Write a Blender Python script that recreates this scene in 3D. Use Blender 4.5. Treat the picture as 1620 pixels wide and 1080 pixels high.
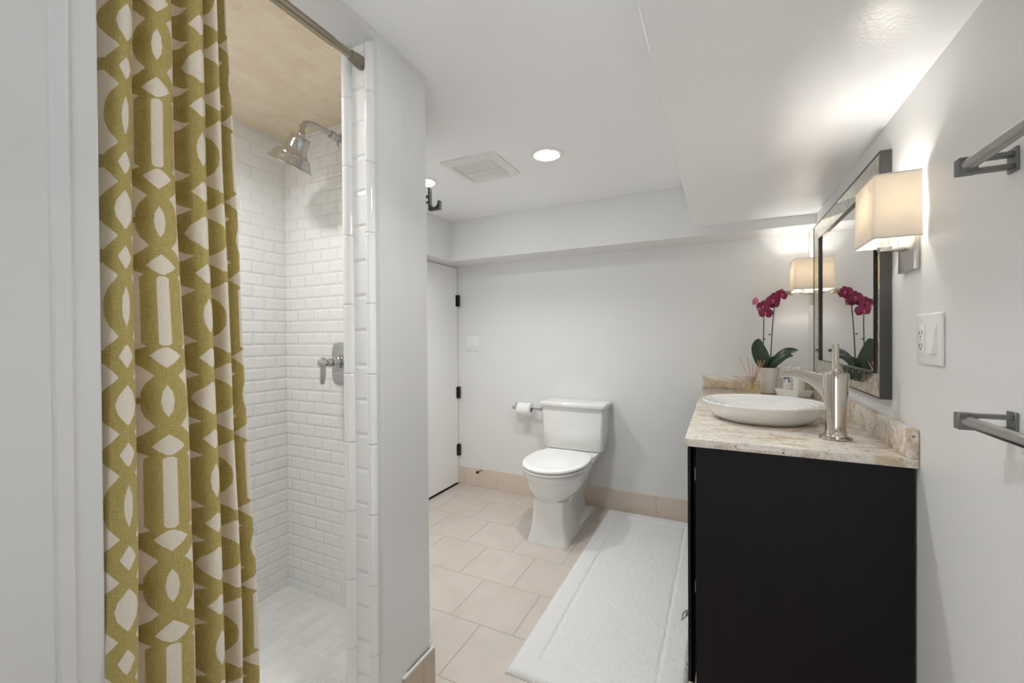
import bpy, bmesh, math, random
from mathutils import Vector, Matrix, noise
random.seed(7)
S = bpy.context.scene
COL = S.collection
for o in list(bpy.data.objects):
    bpy.data.objects.remove(o)

# ------------------------------------------------------------------ camera
F_PX, YAW, PITCH, ROLL, EYE = 668.9, -0.4574, -0.0076, -0.0065, 1.25
def camera_axes():
    s, c = math.sin(YAW), math.cos(YAW)
    r0, f0, u0 = Vector((c, -s, 0)), Vector((s, c, 0)), Vector((0, 0, 1))
    sp, cp = math.sin(PITCH), math.cos(PITCH)
    f1, u1 = f0*cp + u0*sp, u0*cp - f0*sp
    sr, cr = math.sin(ROLL), math.cos(ROLL)
    return r0*cr + u1*sr, u1*cr - r0*sr, f1
r_, u_, f_ = camera_axes()
cam_data = bpy.data.cameras.new('camera')
cam_data.sensor_width = 36.0
cam_data.lens = F_PX/1620*36.0
cam_data.clip_start = 0.02
cam = bpy.data.objects.new('camera', cam_data)
COL.objects.link(cam)
cam.matrix_world = Matrix(((r_.x, u_.x, -f_.x, 0), (r_.y, u_.y, -f_.y, 0), (r_.z, u_.z, -f_.z, EYE), (0, 0, 0, 1)))
S.camera = cam

# ------------------------------------------------------------------ world and exposure
world = bpy.data.worlds.new('world')
S.world = world
world.use_nodes = True
world.node_tree.nodes['Background'].inputs[0].default_value = (0.93, 0.96, 1.0, 1)
world.node_tree.nodes['Background'].inputs[1].default_value = 0.35
# added fill light through the doorway: strong from below, dimmer above
_t = world.node_tree
_tc = _t.nodes.new('ShaderNodeTexCoord'); _sx = _t.nodes.new('ShaderNodeSeparateXYZ'); _mr = _t.nodes.new('ShaderNodeMapRange')
_t.links.new(_tc.outputs['Generated'], _sx.inputs[0]); _t.links.new(_sx.outputs[2], _mr.inputs[0])
_mr.inputs[1].default_value = -.25; _mr.inputs[2].default_value = .05; _mr.inputs[3].default_value = 3.4; _mr.inputs[4].default_value = .25
_t.links.new(_mr.outputs[0], _t.nodes['Background'].inputs[1])
S.view_settings.view_transform = 'Standard'
S.view_settings.look = 'None'
S.view_settings.gamma = 1.0
S.view_settings.use_curve_mapping = False
S.view_settings.exposure = 0.3
S.cycles.max_bounces = 14
S.cycles.diffuse_bounces = 10
S.cycles.glossy_bounces = 8

CAN_POWER = 4.3
NEAR_FILL_POWER = 2.5
SHOWER_FILL_POWER = 4.5
BULB_POWER = 5.2

# ------------------------------------------------------------------ room measures
R, B, L, P = 0.477, 3.075, 2.025, 0.927
ZC, ZS, ZU = 2.179, 1.922, 1.866         # ceiling, soffit, bulkhead underside
YF = 2.819                               # front of the back bulkhead
ZT = 0.9195                              # counter top
V0 = 1.488                               # near end of the counter
J = 0.981                                # far jamb of the shower opening
JN = 0.33                                # near jamb
XI = 1.074                               # inside face of the shower front wall
ES, XS = 1.4125, 1.965                   # shower end wall, shower back wall
ZSC = 2.2458

# ------------------------------------------------------------------ materials
def mat(name, color=(.8, .8, .8), rough=.5, metal=0.0, **kw):
    m = bpy.data.materials.new(name)
    m.use_nodes = True
    b = m.node_tree.nodes['Principled BSDF']
    b.inputs['Base Color'].default_value = (*color, 1)
    b.inputs['Roughness'].default_value = rough
    b.inputs['Metallic'].default_value = metal
    for k, v in kw.items():
        b.inputs[k].default_value = v
    return m

class NT:
    """small helper around a node tree"""
    def __init__(self, m):
        self.t = m.node_tree
        self.b = self.t.nodes['Principled BSDF']
    def n(self, typ, **kw):
        nd = self.t.nodes.new(typ)
        for k, v in kw.items():
            setattr(nd, k, v)
        return nd
    def link(self, a, b):
        self.t.links.new(a, b)
    def put(self, sock, v):
        if isinstance(v, bpy.types.NodeSocket):
            self.link(v, sock)
        else:
            sock.default_value = v
    def math(self, op, a, b=None, c=None, clamp=False):
        nd = self.n('ShaderNodeMath', operation=op, use_clamp=clamp)
        self.put(nd.inputs[0], a)
        if b is not None: self.put(nd.inputs[1], b)
        if c is not None: self.put(nd.inputs[2], c)
        return nd.outputs[0]
    def smooth(self, x, lo, hi):
        nd = self.n('ShaderNodeMapRange', interpolation_type='SMOOTHSTEP')
        self.put(nd.inputs[0], x)
        nd.inputs[1].default_value = lo; nd.inputs[2].default_value = hi
        return nd.outputs[0]
    def mix(self, f, a, b):
        nd = self.n('ShaderNodeMix', data_type='RGBA')
        self.put(nd.inputs[0], f)
        for s, v in ((nd.inputs[6], a), (nd.inputs[7], b)):
            if isinstance(v, bpy.types.NodeSocket): self.link(v, s)
            else: s.default_value = (*v, 1)
        return nd.outputs[2]
    def pos(self):
        return self.n('ShaderNodeNewGeometry').outputs['Position']
    def xyz(self, v):
        nd = self.n('ShaderNodeSeparateXYZ'); self.link(v, nd.inputs[0]); return nd.outputs
    def noise(self, vec, scale, detail=4, rough=.5, dist=0.0):
        nd = self.n('ShaderNodeTexNoise')
        self.link(vec, nd.inputs['Vector'])
        nd.inputs['Scale'].default_value = scale
        nd.inputs['Detail'].default_value = detail
        nd.inputs['Roughness'].default_value = rough
        nd.inputs['Distortion'].default_value = dist
        return nd.outputs[0]
    def bump(self, h, dist, strength=1.0):
        nd = self.n('ShaderNodeBump')
        nd.inputs['Distance'].default_value = dist
        nd.inputs['Strength'].default_value = strength
        self.link(h, nd.inputs['Height'])
        self.link(nd.outputs[0], self.b.inputs['Normal'])

def paint(name, color, rough, grain=.00025, scale=160):
    m = mat(name, color, rough)
    t = NT(m)
    t.bump(t.noise(t.pos(), scale, 3, .6), grain, 1.0)
    return m

def tiles(name, axes, w, h, grout, bevel, c1, c2, cg, rough, u0=0.0, v0=0.0, stagger=.5, depth=.003, vary=.12, mottle=0.0, mscale=6.0):
    """tile pattern in metres laid on a plane; axes names the two world axes, first along the courses"""
    m = mat(name, c1, rough)
    t = NT(m)
    p = t.xyz(t.pos())
    ix = 'xyz'.index
    u, v = p[ix(axes[0])], p[ix(axes[1])]
    rv = t.math('DIVIDE', t.math('SUBTRACT', v, v0), h)
    row = t.math('FLOOR', rv)
    ru = t.math('DIVIDE', t.math('SUBTRACT', u, u0), w)
    ru = t.math('ADD', ru, t.math('MULTIPLY', t.math('FLOORED_MODULO', row, 2.0), stagger))
    cu = t.math('FLOOR', ru)
    fu, fv = t.math('FRACT', ru), t.math('FRACT', rv)
    du = t.math('MULTIPLY', t.math('MINIMUM', fu, t.math('SUBTRACT', 1.0, fu)), w)
    dv = t.math('MULTIPLY', t.math('MINIMUM', fv, t.math('SUBTRACT', 1.0, fv)), h)
    d = t.math('MINIMUM', du, dv)
    tile = t.smooth(d, grout*.5*.7, grout*.5*1.3)
    cmb = t.n('ShaderNodeCombineXYZ'); t.link(cu, cmb.inputs[0]); t.link(row, cmb.inputs[1])
    wn = t.n('ShaderNodeTexWhiteNoise', noise_dimensions='2D'); t.link(cmb.outputs[0], wn.inputs['Vector'])
    f = wn.outputs['Value']
    if mottle:
        nz = t.noise(t.pos(), mscale, 6, .6, .6)
        f = t.math('ADD', t.math('MULTIPLY', f, 1-mottle), t.math('MULTIPLY', t.smooth(nz, .3, .7), mottle))
    col = t.mix(f, c1, c2)
    t.link(t.mix(tile, cg, col), t.b.inputs['Base Color'])
    ht = t.math('MINIMUM', t.math('DIVIDE', t.math('SUBTRACT', d, grout*.5), bevel), 1.0)
    ht = t.math('MAXIMUM', ht, -.15)
    t.bump(ht, depth, 1.0)
    t.link(t.math('ADD', t.math('MULTIPLY', t.math('SUBTRACT', 1.0, tile), .4), rough, clamp=True), t.b.inputs['Roughness'])
    return m

WALL = paint('wall_paint', (.775, .775, .765), .42)
CEIL = paint('ceiling_paint', (.90, .905, .905), .23, .0007, 130)
TRIM = paint('trim_gloss_paint', (.70, .70, .695), .22, .0001)
DOORP = paint('door_paint', (.85, .85, .84), .3, .0001)
PORC = mat('porcelain', (.84, .84, .82), .08, **{'Coat Weight': .5, 'Coat Roughness': .03})
SEATP = mat('seat_plastic', (.85, .85, .83), .18)
CHROME = mat('chrome', (.54, .54, .54), .09, 1.0)
NICKEL = mat('polished_nickel', (.60, .55, .49), .1, 1.0)
SATIN = mat('satin_nickel', (.50, .485, .46), .32, 1.0)
BRUSH = mat('brushed_nickel', (.40, .40, .385), .3, 1.0)
BRUSHD = mat('bracket_nickel', (.20, .20, .19), .45, .8)
BRONZE = mat('rod_bronze', (.36, .31, .24), .27, 1.0)
BRONZED = mat('rod_end_rubber', (.23, .2, .16), .4, .5)
BLACK = mat('black_metal', (.015, .015, .015), .45)
DGREY = mat('hook_grey', (.08, .08, .08), .4, .5)
GAP = mat('door_gap_shade', (.035, .025, .02), .8)  # near-black strip colour that holds the shade of the gap under the door
ESP = mat('espresso_wood', (.012, .010, .011), .5, 0.0, **{'Specular IOR Level': .22})
t = NT(ESP)
pz = t.xyz(t.pos())
cmb = t.n('ShaderNodeCombineXYZ'); t.link(t.math('MULTIPLY', pz[0], 60.0), cmb.inputs[0]); t.link(t.math('MULTIPLY', pz[1], 60.0), cmb.inputs[1]); t.link(t.math('MULTIPLY', pz[2], 3.0), cmb.inputs[2])
nz = t.noise(cmb.outputs[0], 1.0, 5, .6)
t.link(t.mix(nz, (.006, .005, .0055), (.010, .0085, .0085)), t.b.inputs['Base Color'])
t.bump(nz, .0004, .5)
PLAST = mat('switch_plastic', (.83, .83, .81), .3)
SLOT = mat('slot_dark', (.06, .06, .06), .6)
FRAMEG = mat('frame_grey', (.062, .06, .058), .32, .4)
BEAD = mat('frame_bead', (.05, .042, .036), .2, .7)
GLASSM = mat('mirror_glass', (.86, .87, .87), .004, 1.0)
ANTIQ = mat('antique_mirror', (.7, .68, .62), .06, 1.0)
t = NT(ANTIQ)
a1 = t.noise(t.pos(), 45, 6, .7, .8)
t.link(t.mix(t.smooth(a1, .42, .68), (.74, .72, .66), (.50, .48, .42)), t.b.inputs['Base Color'])
t.link(t.math('ADD', .04, t.math('MULTIPLY', t.smooth(a1, .45, .7), .22)), t.b.inputs['Roughness'])
POTW = mat('pot_ceramic', (.80, .78, .74), .3)
TRAYW = mat('tray_ceramic', (.82, .81, .78), .2)
LEAF = mat('orchid_leaf', (.030, .052, .030), .3)
t = NT(LEAF)
t.link(t.mix(t.noise(t.pos(), 30, 3), (.022, .042, .026), (.045, .07, .036)), t.b.inputs['Base Color'])
STEM = mat('orchid_stem', (.045, .06, .045), .45)
PETAL = mat('orchid_petal', (.22, .008, .055), .45)
t = NT(PETAL)
t.link(t.mix(t.noise(t.pos(), 60, 3), (.15, .004, .035), (.32, .015, .085)), t.b.inputs['Base Color'])
PALEP = mat('orchid_pale_petal', (.55, .16, .24), .5)
LIP = mat('orchid_lip', (.62, .10, .22), .45)
BUD = mat('orchid_bud', (.38, .28, .22), .5)
SOIL = mat('bark', (.06, .045, .03), .9)
REED = mat('reed', (.62, .34, .20), .6)
BOTT = mat('diffuser_glass', (.95, .93, .86), .04, **{'Transmission Weight': .92, 'IOR': 1.3})
OIL = mat('diffuser_oil', (.95, .82, .50), .05, **{'Transmission Weight': .85, 'IOR': 1.2})
PUMPW = mat('pump_plastic', (.84, .83, .80), .3)
LABEL = mat('bottle_label', (.80, .77, .73), .5)
t = NT(LABEL)
pz = t.xyz(t.pos())
st = t.math('SINE', t.math('MULTIPLY', pz[2], 900.0))
msk = t.math('MULTIPLY', t.smooth(st, .55, .8), t.smooth(t.noise(t.pos(), 130, 2), .46, .56))
t.link(t.mix(msk, (.82, .79, .75), (.55, .50, .47)), t.b.inputs['Base Color'])
PAPER = mat('tissue_paper', (.86, .86, .85), .9)
CARD = mat('cardboard', (.45, .36, .26), .9)
GRILLE = mat('vent_grille', (.78, .78, .76), .6)
VENTW = mat('vent_plastic', (.76, .76, .74), .45)
RINGW = mat('light_ring', (.78, .78, .76), .4)
def emis(name, color, strength):
    m = mat(name, (.9, .9, .9), .5)
    b = m.node_tree.nodes['Principled BSDF']
    b.inputs['Emission Color'].default_value = (*color, 1)
    b.inputs['Emission Strength'].default_value = strength
    return m
LENS = emis('light_lens', (.97, .985, 1.0), 42.0)
BULB = emis('bulb_glow', (1, .88, .72), 6.0)
# fabric of the lamp shades: lets the bulb shine through
SHADE = bpy.data.materials.new('lamp_shade_linen'); SHADE.use_nodes = True
nt = SHADE.node_tree
for nd in list(nt.nodes):
    if nd.type != 'OUTPUT_MATERIAL': nt.nodes.remove(nd)
dif = nt.nodes.new('ShaderNodeBsdfDiffuse'); dif.inputs[0].default_value = (.85, .81, .74, 1)
trl = nt.nodes.new('ShaderNodeBsdfTranslucent'); trl.inputs[0].default_value = (.88, .80, .67, 1)
mx = nt.nodes.new('ShaderNodeMixShader'); mx.inputs[0].default_value = .20
nt.links.new(dif.outputs[0], mx.inputs[1]); nt.links.new(trl.outputs[0], mx.inputs[2])
nt.links.new(mx.outputs[0], [n for n in nt.nodes if n.type == 'OUTPUT_MATERIAL'][0].inputs[0])
SHADET = mat('shade_trim', (.70, .66, .58), .7)

TILE_BACK = tiles('subway_tile_back', 'yz', .112, .0562, .003, .008, (.84, .84, .83), (.82, .82, .81), (.77, .77, .76), .10, depth=.0022, u0=ES, v0=.045)
TILE_END = tiles('subway_tile_end', 'xz', .112, .0562, .003, .008, (.84, .84, .83), (.82, .82, .81), (.77, .77, .76), .10, depth=.0022, u0=-XS+.028, v0=.045)
TILE_JAMB = tiles('jamb_tile', 'xz', .40, .108, .003, .008, (.84, .84, .83), (.82, .82, .81), (.70, .70, .69), .10, u0=-1.2, v0=.088, stagger=0)
TILE_PENCIL = tiles('pencil_trim_tile', 'xz', 9.0, .216, .0022, .003, (.80, .80, .79), (.78, .78, .77), (.6, .6, .59), .10, u0=-5, v0=.062, stagger=0, depth=.0015)
TILE_TAN = tiles('tan_stone_ceiling_tile', 'yx', .088, .044, .002, .002, (.78, .63, .45), (.88, .77, .60), (.90, .82, .68), .35, depth=.0006, mottle=.5, mscale=9)
TILE_MARB = tiles('marble_floor_tile', 'yx', .10, .05, .003, .002, (.68, .68, .665), (.80, .80, .785), (.86, .86, .85), .3, depth=.0008, mottle=.45, mscale=12)
TILE_FLOOR = tiles('beige_floor_tile', 'xy', .3125, .3095, .004, .002, (.52, .465, .41), (.58, .52, .465), (.41, .355, .31), .38, u0=-.942, v0=1.275, stagger=.5, depth=.0012, mottle=.75, mscale=5)
TILE_BASE = tiles('beige_base_tile', 'xz', .3125, .50, .003, .002, (.66, .565, .48), (.71, .61, .52), (.52, .44, .36), .38, u0=-.09, v0=-.2, stagger=0, depth=.001, mottle=.7, mscale=6)  # back-wall copy, lightened in colour to offset the shade there
TILE_BASEY_SHADED = tiles('beige_base_tile_side_shaded', 'yz', .3125, .50, .003, .002, (.47, .385, .30), (.52, .43, .34), (.38, .31, .25), .38, u0=-.09, v0=-.2, stagger=0, depth=.001, mottle=.7, mscale=6)  # darkened copy of the same base tile; shade put into the colour

GRAN = mat('granite', (.6, .5, .4), .12)
t = NT(GRAN)
pp = t.pos()
mp = t.n('ShaderNodeMapping'); t.link(pp, mp.inputs[0]); mp.inputs['Rotation'].default_value = (.3, .2, .7); mp.inputs['Scale'].default_value = (1, 2.6, 1.4)
n1 = t.noise(mp.outputs[0], 5.5, 6, .65, 1.4)
n2 = t.noise(pp, 75, 6, .75, .4)
n3 = t.noise(mp.outputs[0], 14, 5, .6, 1.8)
c = t.mix(t.smooth(n1, .44, .62), (.74, .69, .63), (.55, .43, .29))
c = t.mix(t.math('MULTIPLY', t.smooth(n3, .5, .66), .75), c, (.80, .77, .72))
c = t.mix(t.math('MULTIPLY', t.smooth(n2, .50, .66), .62), c, (.36, .27, .18))
vo = t.n('ShaderNodeTexVoronoi'); t.link(pp, vo.inputs['Vector']); vo.inputs['Scale'].default_value = 46
sp = t.math('MULTIPLY', t.math('SUBTRACT', 1.0, t.smooth(vo.outputs['Distance'], .10, .22)), t.smooth(t.noise(pp, 13, 3), .47, .56))
c = t.mix(t.math('MULTIPLY', sp, .9), c, (.09, .065, .05))
t.link(c, t.b.inputs['Base Color'])

RUGM = mat('rug_cotton', (.84, .835, .825), .95)
t = NT(RUGM)
nb = t.math('ADD', t.noise(t.pos(), 260, 3, .7), t.math('MULTIPLY', t.noise(t.pos(), 60, 3, .6), .8))
t.bump(nb, .006, .8)
RUGM.node_tree.nodes['Principled BSDF'].inputs['Sheen Weight'].default_value = .3

# printed curtain fabric: an interlaced trellis, two chains of rings and diamonds joined by bands (u across, v up, one repeat = 1)
CURT = mat('curtain_print', (.5, .4, .1), .85)
t = NT(CURT)
uvn = t.n('ShaderNodeUVMap'); uvn.uv_map = 'cloth'
q = t.xyz(uvn.outputs[0])
wob = t.noise(uvn.outputs[0], 3.0, 2)
fold = lambda x: t.math('ABSOLUTE', t.math('SUBTRACT', t.math('FRACT', t.math('ADD', x, .5)), .5))
U, V = fold(q[0]), fold(q[1])
def ramp(x, pts):
    nd = t.n('ShaderNodeValToRGB')
    cr = nd.color_ramp; cr.interpolation = 'LINEAR'
    while len(cr.elements) < len(pts): cr.elements.new(.5)
    for e, (ps, vl) in zip(cr.elements, pts):
        e.position = ps; e.color = (vl, vl, vl, 1)
    t.link(x, nd.inputs[0])
    return nd.outputs[0]
V2 = t.math('MULTIPLY', V, 2.0)
D = lambda lst: [(2*a, b) for a, b in lst]
aV = ramp(V2, D([(0, .102), (.18, .102), (.20, .068), (.225, .135), (.25, .182), (.285, .135), (.36, 0), (.41, .072), (.45, .098), (.5, .105)]))
bV = ramp(V2, D([(0, .128), (.05, .120), (.10, .085), (.155, 0), (.205, .105), (.255, .165), (.30, .105), (.36, 0), (.41, .105), (.455, .175), (.5, .20)]))
wA = ramp(V2, D([(0, .056), (.18, .056), (.25, .070), (.36, .084), (.44, .066), (.5, .060)]))
dA = t.math('ABSOLUTE', t.math('SUBTRACT', U, aV))
Ub = t.math('SUBTRACT', .5, U)
dB = t.math('ABSOLUTE', t.math('SUBTRACT', Ub, bV))
bandA = t.math('SUBTRACT', wA, dA)
bandB = t.math('SUBTRACT', .081, dB)
br1 = t.math('MINIMUM', t.math('SUBTRACT', .034, t.math('ABSOLUTE', t.math('SUBTRACT', V, .255))), t.math('MINIMUM', t.math('SUBTRACT', U, .14), t.math('SUBTRACT', .42, U)))
br2 = t.math('MINIMUM', t.math('SUBTRACT', .016, t.math('SUBTRACT', .5, V)), t.math('SUBTRACT', U, .15))
br2 = t.math('MINIMUM', br2, t.math('SUBTRACT', .34, U))
br3 = t.math('MINIMUM', t.math('SUBTRACT', .005, t.math('ABSOLUTE', t.math('SUBTRACT', V, .198))), t.math('SUBTRACT', .06, U))
ol = t.math('MAXIMUM', t.math('MAXIMUM', bandA, bandB), t.math('MAXIMUM', t.math('MAXIMUM', br1, br2), br3))
mask = t.smooth(ol, -.004, .004)
wv = t.n('ShaderNodeMapping'); t.link(uvn.outputs[0], wv.inputs[0]); wv.inputs['Scale'].default_value = (14, 260, 1)
wh = t.n('ShaderNodeMapping'); t.link(uvn.outputs[0], wh.inputs[0]); wh.inputs['Scale'].default_value = (190, 16, 1)
weave = t.math('MULTIPLY', t.math('ADD', t.noise(wv.outputs[0], 1.0, 2), t.noise(wh.outputs[0], 1.0, 2)), .5)
wm = t.smooth(weave, .36, .64)
olive = t.mix(wm, (.42, .335, .095), (.58, .475, .175))
cream = t.mix(wm, (.80, .72, .60), (.88, .82, .72))
ccol = t.mix(mask, cream, olive)
t.link(ccol, t.b.inputs['Base Color'])
t.bump(weave, .0008, .7)
CURT.node_tree.nodes['Principled BSDF'].inputs['Sheen Weight'].default_value = .15
# a little light passes through the cloth
trn = t.n('ShaderNodeBsdfTranslucent'); t.link(ccol, trn.inputs[0])
mxs = t.n('ShaderNodeMixShader'); mxs.inputs[0].default_value = .18
out = [n for n in t.t.nodes if n.type == 'OUTPUT_MATERIAL'][0]
t.link(t.b.outputs[0], mxs.inputs[1]); t.link(trn.outputs[0], mxs.inputs[2]); t.link(mxs.outputs[0], out.inputs[0])

# ------------------------------------------------------------------ mesh helpers
def box(bm, lo, hi, bev=0.0, seg=2):
    lo, hi = [min(a, b) for a, b in zip(lo, hi)], [max(a, b) for a, b in zip(lo, hi)]
    vs = [bm.verts.new((x, y, z)) for x in (lo[0], hi[0]) for y in (lo[1], hi[1]) for z in (lo[2], hi[2])]
    fs = [(0, 1, 3, 2), (4, 6, 7, 5), (0, 4, 5, 1), (2, 3, 7, 6), (0, 2, 6, 4), (1, 5, 7, 3)]
    faces = [bm.faces.new([vs[i] for i in f]) for f in fs]
    if bev:
        es = {e for f in faces for e in f.edges}
        bmesh.ops.bevel(bm, geom=list(es), offset=bev, segments=seg, profile=.5, affect='EDGES')
    return bm

def loft(bm, rings, cap0=True, cap1=True, close=True):
    vr = [[bm.verts.new(p) for p in r] for r in rings]
    n = len(vr[0])
    for a, b in zip(vr, vr[1:]):
        for i in range(n if close else n-1):
            j = (i+1) % n
            bm.faces.new((a[i], a[j], b[j], b[i]))
    if cap0: bm.faces.new(list(reversed(vr[0])))
    if cap1: bm.faces.new(vr[-1])
    return bm

def frame_of(d):
    d = Vector(d).normalized()
    up = Vector((0, 0, 1)) if abs(d.z) < .95 else Vector((0, 1, 0))
    a = d.cross(up).normalized()
    return a, a.cross(d).normalized()

def lathe(bm, prof, org=(0, 0, 0), axis=(0, 0, 1), n=48, cap0=True, cap1=True):
    ax = Vector(axis).normalized(); a, b = frame_of(ax); o = Vector(org)
    rings = []
    for r, z in prof:
        rings.append([o + ax*z + (a*math.cos(2*math.pi*i/n) + b*math.sin(2*math.pi*i/n))*max(r, 1e-5) for i in range(n)])
    return loft(bm, rings, cap0, cap1)

def smooth_path(pts, n=8):
    pts = [Vector(p) for p in pts]
    if len(pts) < 3: return pts
    e = [pts[0]*2-pts[1]] + pts + [pts[-1]*2-pts[-2]]
    out = []
    for i in range(1, len(e)-2):
        p0, p1, p2, p3 = e[i-1:i+3]
        for k in range(n):
            s = k/n
            out.append(.5*((2*p1)+(p2-p0)*s+(2*p0-5*p1+4*p2-p3)*s*s+(3*p1-p0-3*p2+p3)*s**3))
    out.append(pts[-1])
    return out

def tube(bm, pts, rad, n=16, sx=1.0, sy=1.0):
    """rad: number or function of 0..1; sx/sy squash the section"""
    pts = [Vector(p) for p in pts]
    rings = []
    up = None
    for i, p in enumerate(pts):
        d = (pts[min(i+1, len(pts)-1)] - pts[max(i-1, 0)]).normalized()
        if up is None: a, b = frame_of(d)
        else:
            a = (up - d*up.dot(d)).normalized(); b = a.cross(d).normalized()
        up = a
        r = rad(i/(len(pts)-1)) if callable(rad) else rad
        rings.append([p + a*math.cos(2*math.pi*k/n)*r*sx + b*math.sin(2*math.pi*k/n)*r*sy for k in range(n)])
    return loft(bm, rings)

def ball(bm, c, r, n=16, sc=(1, 1, 1)):
    m = Matrix.Translation(Vector(c)) @ Matrix.Diagonal((r*sc[0], r*sc[1], r*sc[2], 1))
    bmesh.ops.create_uvsphere(bm, u_segments=n, v_segments=n//2, radius=1, matrix=m)
    return bm

def nb(): return bmesh.new()

def wpos(o):
    v = Vector((0, 0, 0))
    while o is not None:
        v += o.location; o = o.parent
    return v

def obj(name, bm, m, parent=None, smooth=40, label=None, org=None):
    bmesh.ops.recalc_face_normals(bm, faces=bm.faces[:])
    me = bpy.data.meshes.new(name)
    off = Vector(org) if org is not None else (wpos(parent) if parent else Vector((0, 0, 0)))
    bmesh.ops.translate(bm, verts=bm.verts[:], vec=-off)
    bm.to_mesh(me); bm.free()
    me.materials.append(m)
    if smooth:
        for p in me.polygons: p.use_smooth = True
        me.set_sharp_from_angle(angle=math.radians(smooth))
    o = bpy.data.objects.new(name, me)
    COL.objects.link(o)
    if parent is not None: o.parent = parent
    elif org is not None: o.location = off
    if label: o['label'] = label
    return o

def thing(name, label, cat, loc, group=None):
    o = bpy.data.objects.new(name, None)
    o.empty_display_size = .05
    COL.objects.link(o)
    o.location = loc
    o['label'] = label; o['category'] = cat
    if group: o['group'] = group
    return o

def tag(o, label, cat, group=None):
    o['label'] = label; o['category'] = cat
    if group: o['group'] = group
    return o

def struct(name, bm, m, smooth=0, label=None, parent=None):
    o = obj(name, bm, m, parent, smooth)
    if parent is None:
        o['kind'] = 'structure'
        if label: o['label'] = label; o['category'] = name.split('_')[0]
    return o

def dup(root, loc, label=None):
    r = root.copy(); COL.objects.link(r); r.location = loc
    if label: r['label'] = label
    def rec(a, b):
        for ch in list(a.children):
            if ch.parent is not a: continue
            c = ch.copy(); COL.objects.link(c); c.parent = b
            rec(ch, c)
    rec(root, r)
    return r

def lamp(name, typ, loc, power, parent=None, **kw):
    ld = bpy.data.lights.new(name, typ)
    ld.energy = power
    for k, v in kw.items(): setattr(ld, k, v)
    o = bpy.data.objects.new(name, ld)
    COL.objects.link(o)
    if parent is not None:
        o.parent = parent
        o.location = Vector(loc) - wpos(parent)
    else: o.location = loc
    return o

# ------------------------------------------------------------------ the room
BK = -1.1     # wall behind the camera
struct('floor', box(nb(), (-2.25, BK-.1, -.08), (.6, B+.1, 0)), TILE_FLOOR, label='beige square tile floor laid in running bond')
struct('wall_back', box(nb(), (-2.25, B, 0), (.6, B+.1, ZC+.1)), WALL, label='pale grey wall behind the toilet')
struct('wall_right', box(nb(), (R, BK-.1, 0), (R+.1, B, ZC+.1)), WALL, label='pale grey wall behind the vanity mirror')
bm = nb()
box(bm, (-L-.12, 1.55, 0), (-L, 2.22, ZC+.1)); box(bm, (-L-.12, 2.22, 1.858), (-L, B, ZC+.1)); box(bm, (-L-.12, 3.062, 0), (-L, B, 1.858)); box(bm, (-L-.16, 2.2, 0), (-L-.12, B, 1.9))
struct('wall_left', bm, WALL, label='pale grey wall around the flush white door')
bm = nb(); box(bm, (-P, BK-.1, 0), (-.42, BK, ZC+.1)); box(bm, (.36, BK-.1, 0), (R, BK, ZC+.1)); box(bm, (-.42, BK-.1, 2.03), (.36, BK, ZC+.1))
struct('wall_entry', bm, WALL, label='plain wall at the entry end of the room, with an opening added to admit fill light')  # unseen opening, added so the world fill light can enter
bm = nb()
box(bm, (-XI, BK, 0), (-P, JN, ZC)); 
struct('wall_front', bm, TRIM, label='white painted wall beside the near edge of the curtain')
bm = nb()
box(bm, (-XI+.001, J+.004, 0), (-P-.007, 1.215, ZC)); box(bm, (-1.2, 1.19, 0), (-1.08, 1.40, ZC)); box(bm, (-XI, J, .0), (-P, J+.106, ZC), .0015, 1)
struct('wall_pillar', bm, TRIM, label='white painted pillar end beside the shower opening')
struct('wall_shower_back', box(nb(), (-XS-.1, .05, -.02), (-XS, ES+.1, ZSC+.05)), TILE_BACK, label='white bevelled subway tile wall at the back of the shower')
struct('wall_shower_end', box(nb(), (-XS, ES, -.02), (-1.21, ES+.02, ZSC+.05)), TILE_END, label='white bevelled subway tile wall carrying the shower head')
struct('wall_shower_outer', box(nb(), (-2.25, ES+.02, 0), (-1.19, 1.55, ZC+.1)), WALL, label='outside of the shower end wall')
struct('wall_shower_side', box(nb(), (-XS-.1, .05, -.02), (-XI, .2, ZSC+.05)), TILE_END, label='shower side wall behind the curtain')
struct('floor_shower', box(nb(), (-XS, .2, -.03), (-XI, ES, .003)), TILE_MARB, label='pale marble brick tile shower floor')
bm = nb(); box(bm, (-XI, JN, 0), (-P, J, .09), .006)
struct('trim_sill', bm, PORC, 40, label='white shower curb below the curtain')
# ceilings
bm = nb()
box(bm, (-XI, BK-.1, ZC), (.6, B+.1, ZC+.2)); box(bm, (-2.25, ES+.02, ZC), (-XI, B+.1, ZC+.2)); box(bm, (-1.21, 1.2, ZC), (-XI, ES+.02, ZC+.2))
struct('ceiling', bm, CEIL, label='flat pale grey ceiling with two recessed lights')
struct('ceiling_shower', box(nb(), (-XS-.1, .05, ZSC), (-XI, ES+.02, ZSC+.1)), TILE_TAN, label='tan stone brick tile shower ceiling')
bm = nb(); box(bm, (-.148, BK, ZS), (R, YF, ZC), .0015, 1)
struct('ceiling_soffit', bm, CEIL, label='lowered glossy soffit above the vanity')
bm = nb(); box(bm, (-L+.108, YF, ZU), (R, B, ZC), .0015, 1); box(bm, (-L, 1.55, ZU), (-L+.108, B, ZC))
struct('ceiling_bulkhead', bm, WALL, label='boxed bulkhead along the top of the back wall')
bm = nb(); box(bm, (-XI, JN, 2.161), (-P, J, ZC)); 
struct('trim_header', bm, TRIM, label='white header above the shower opening')
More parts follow.
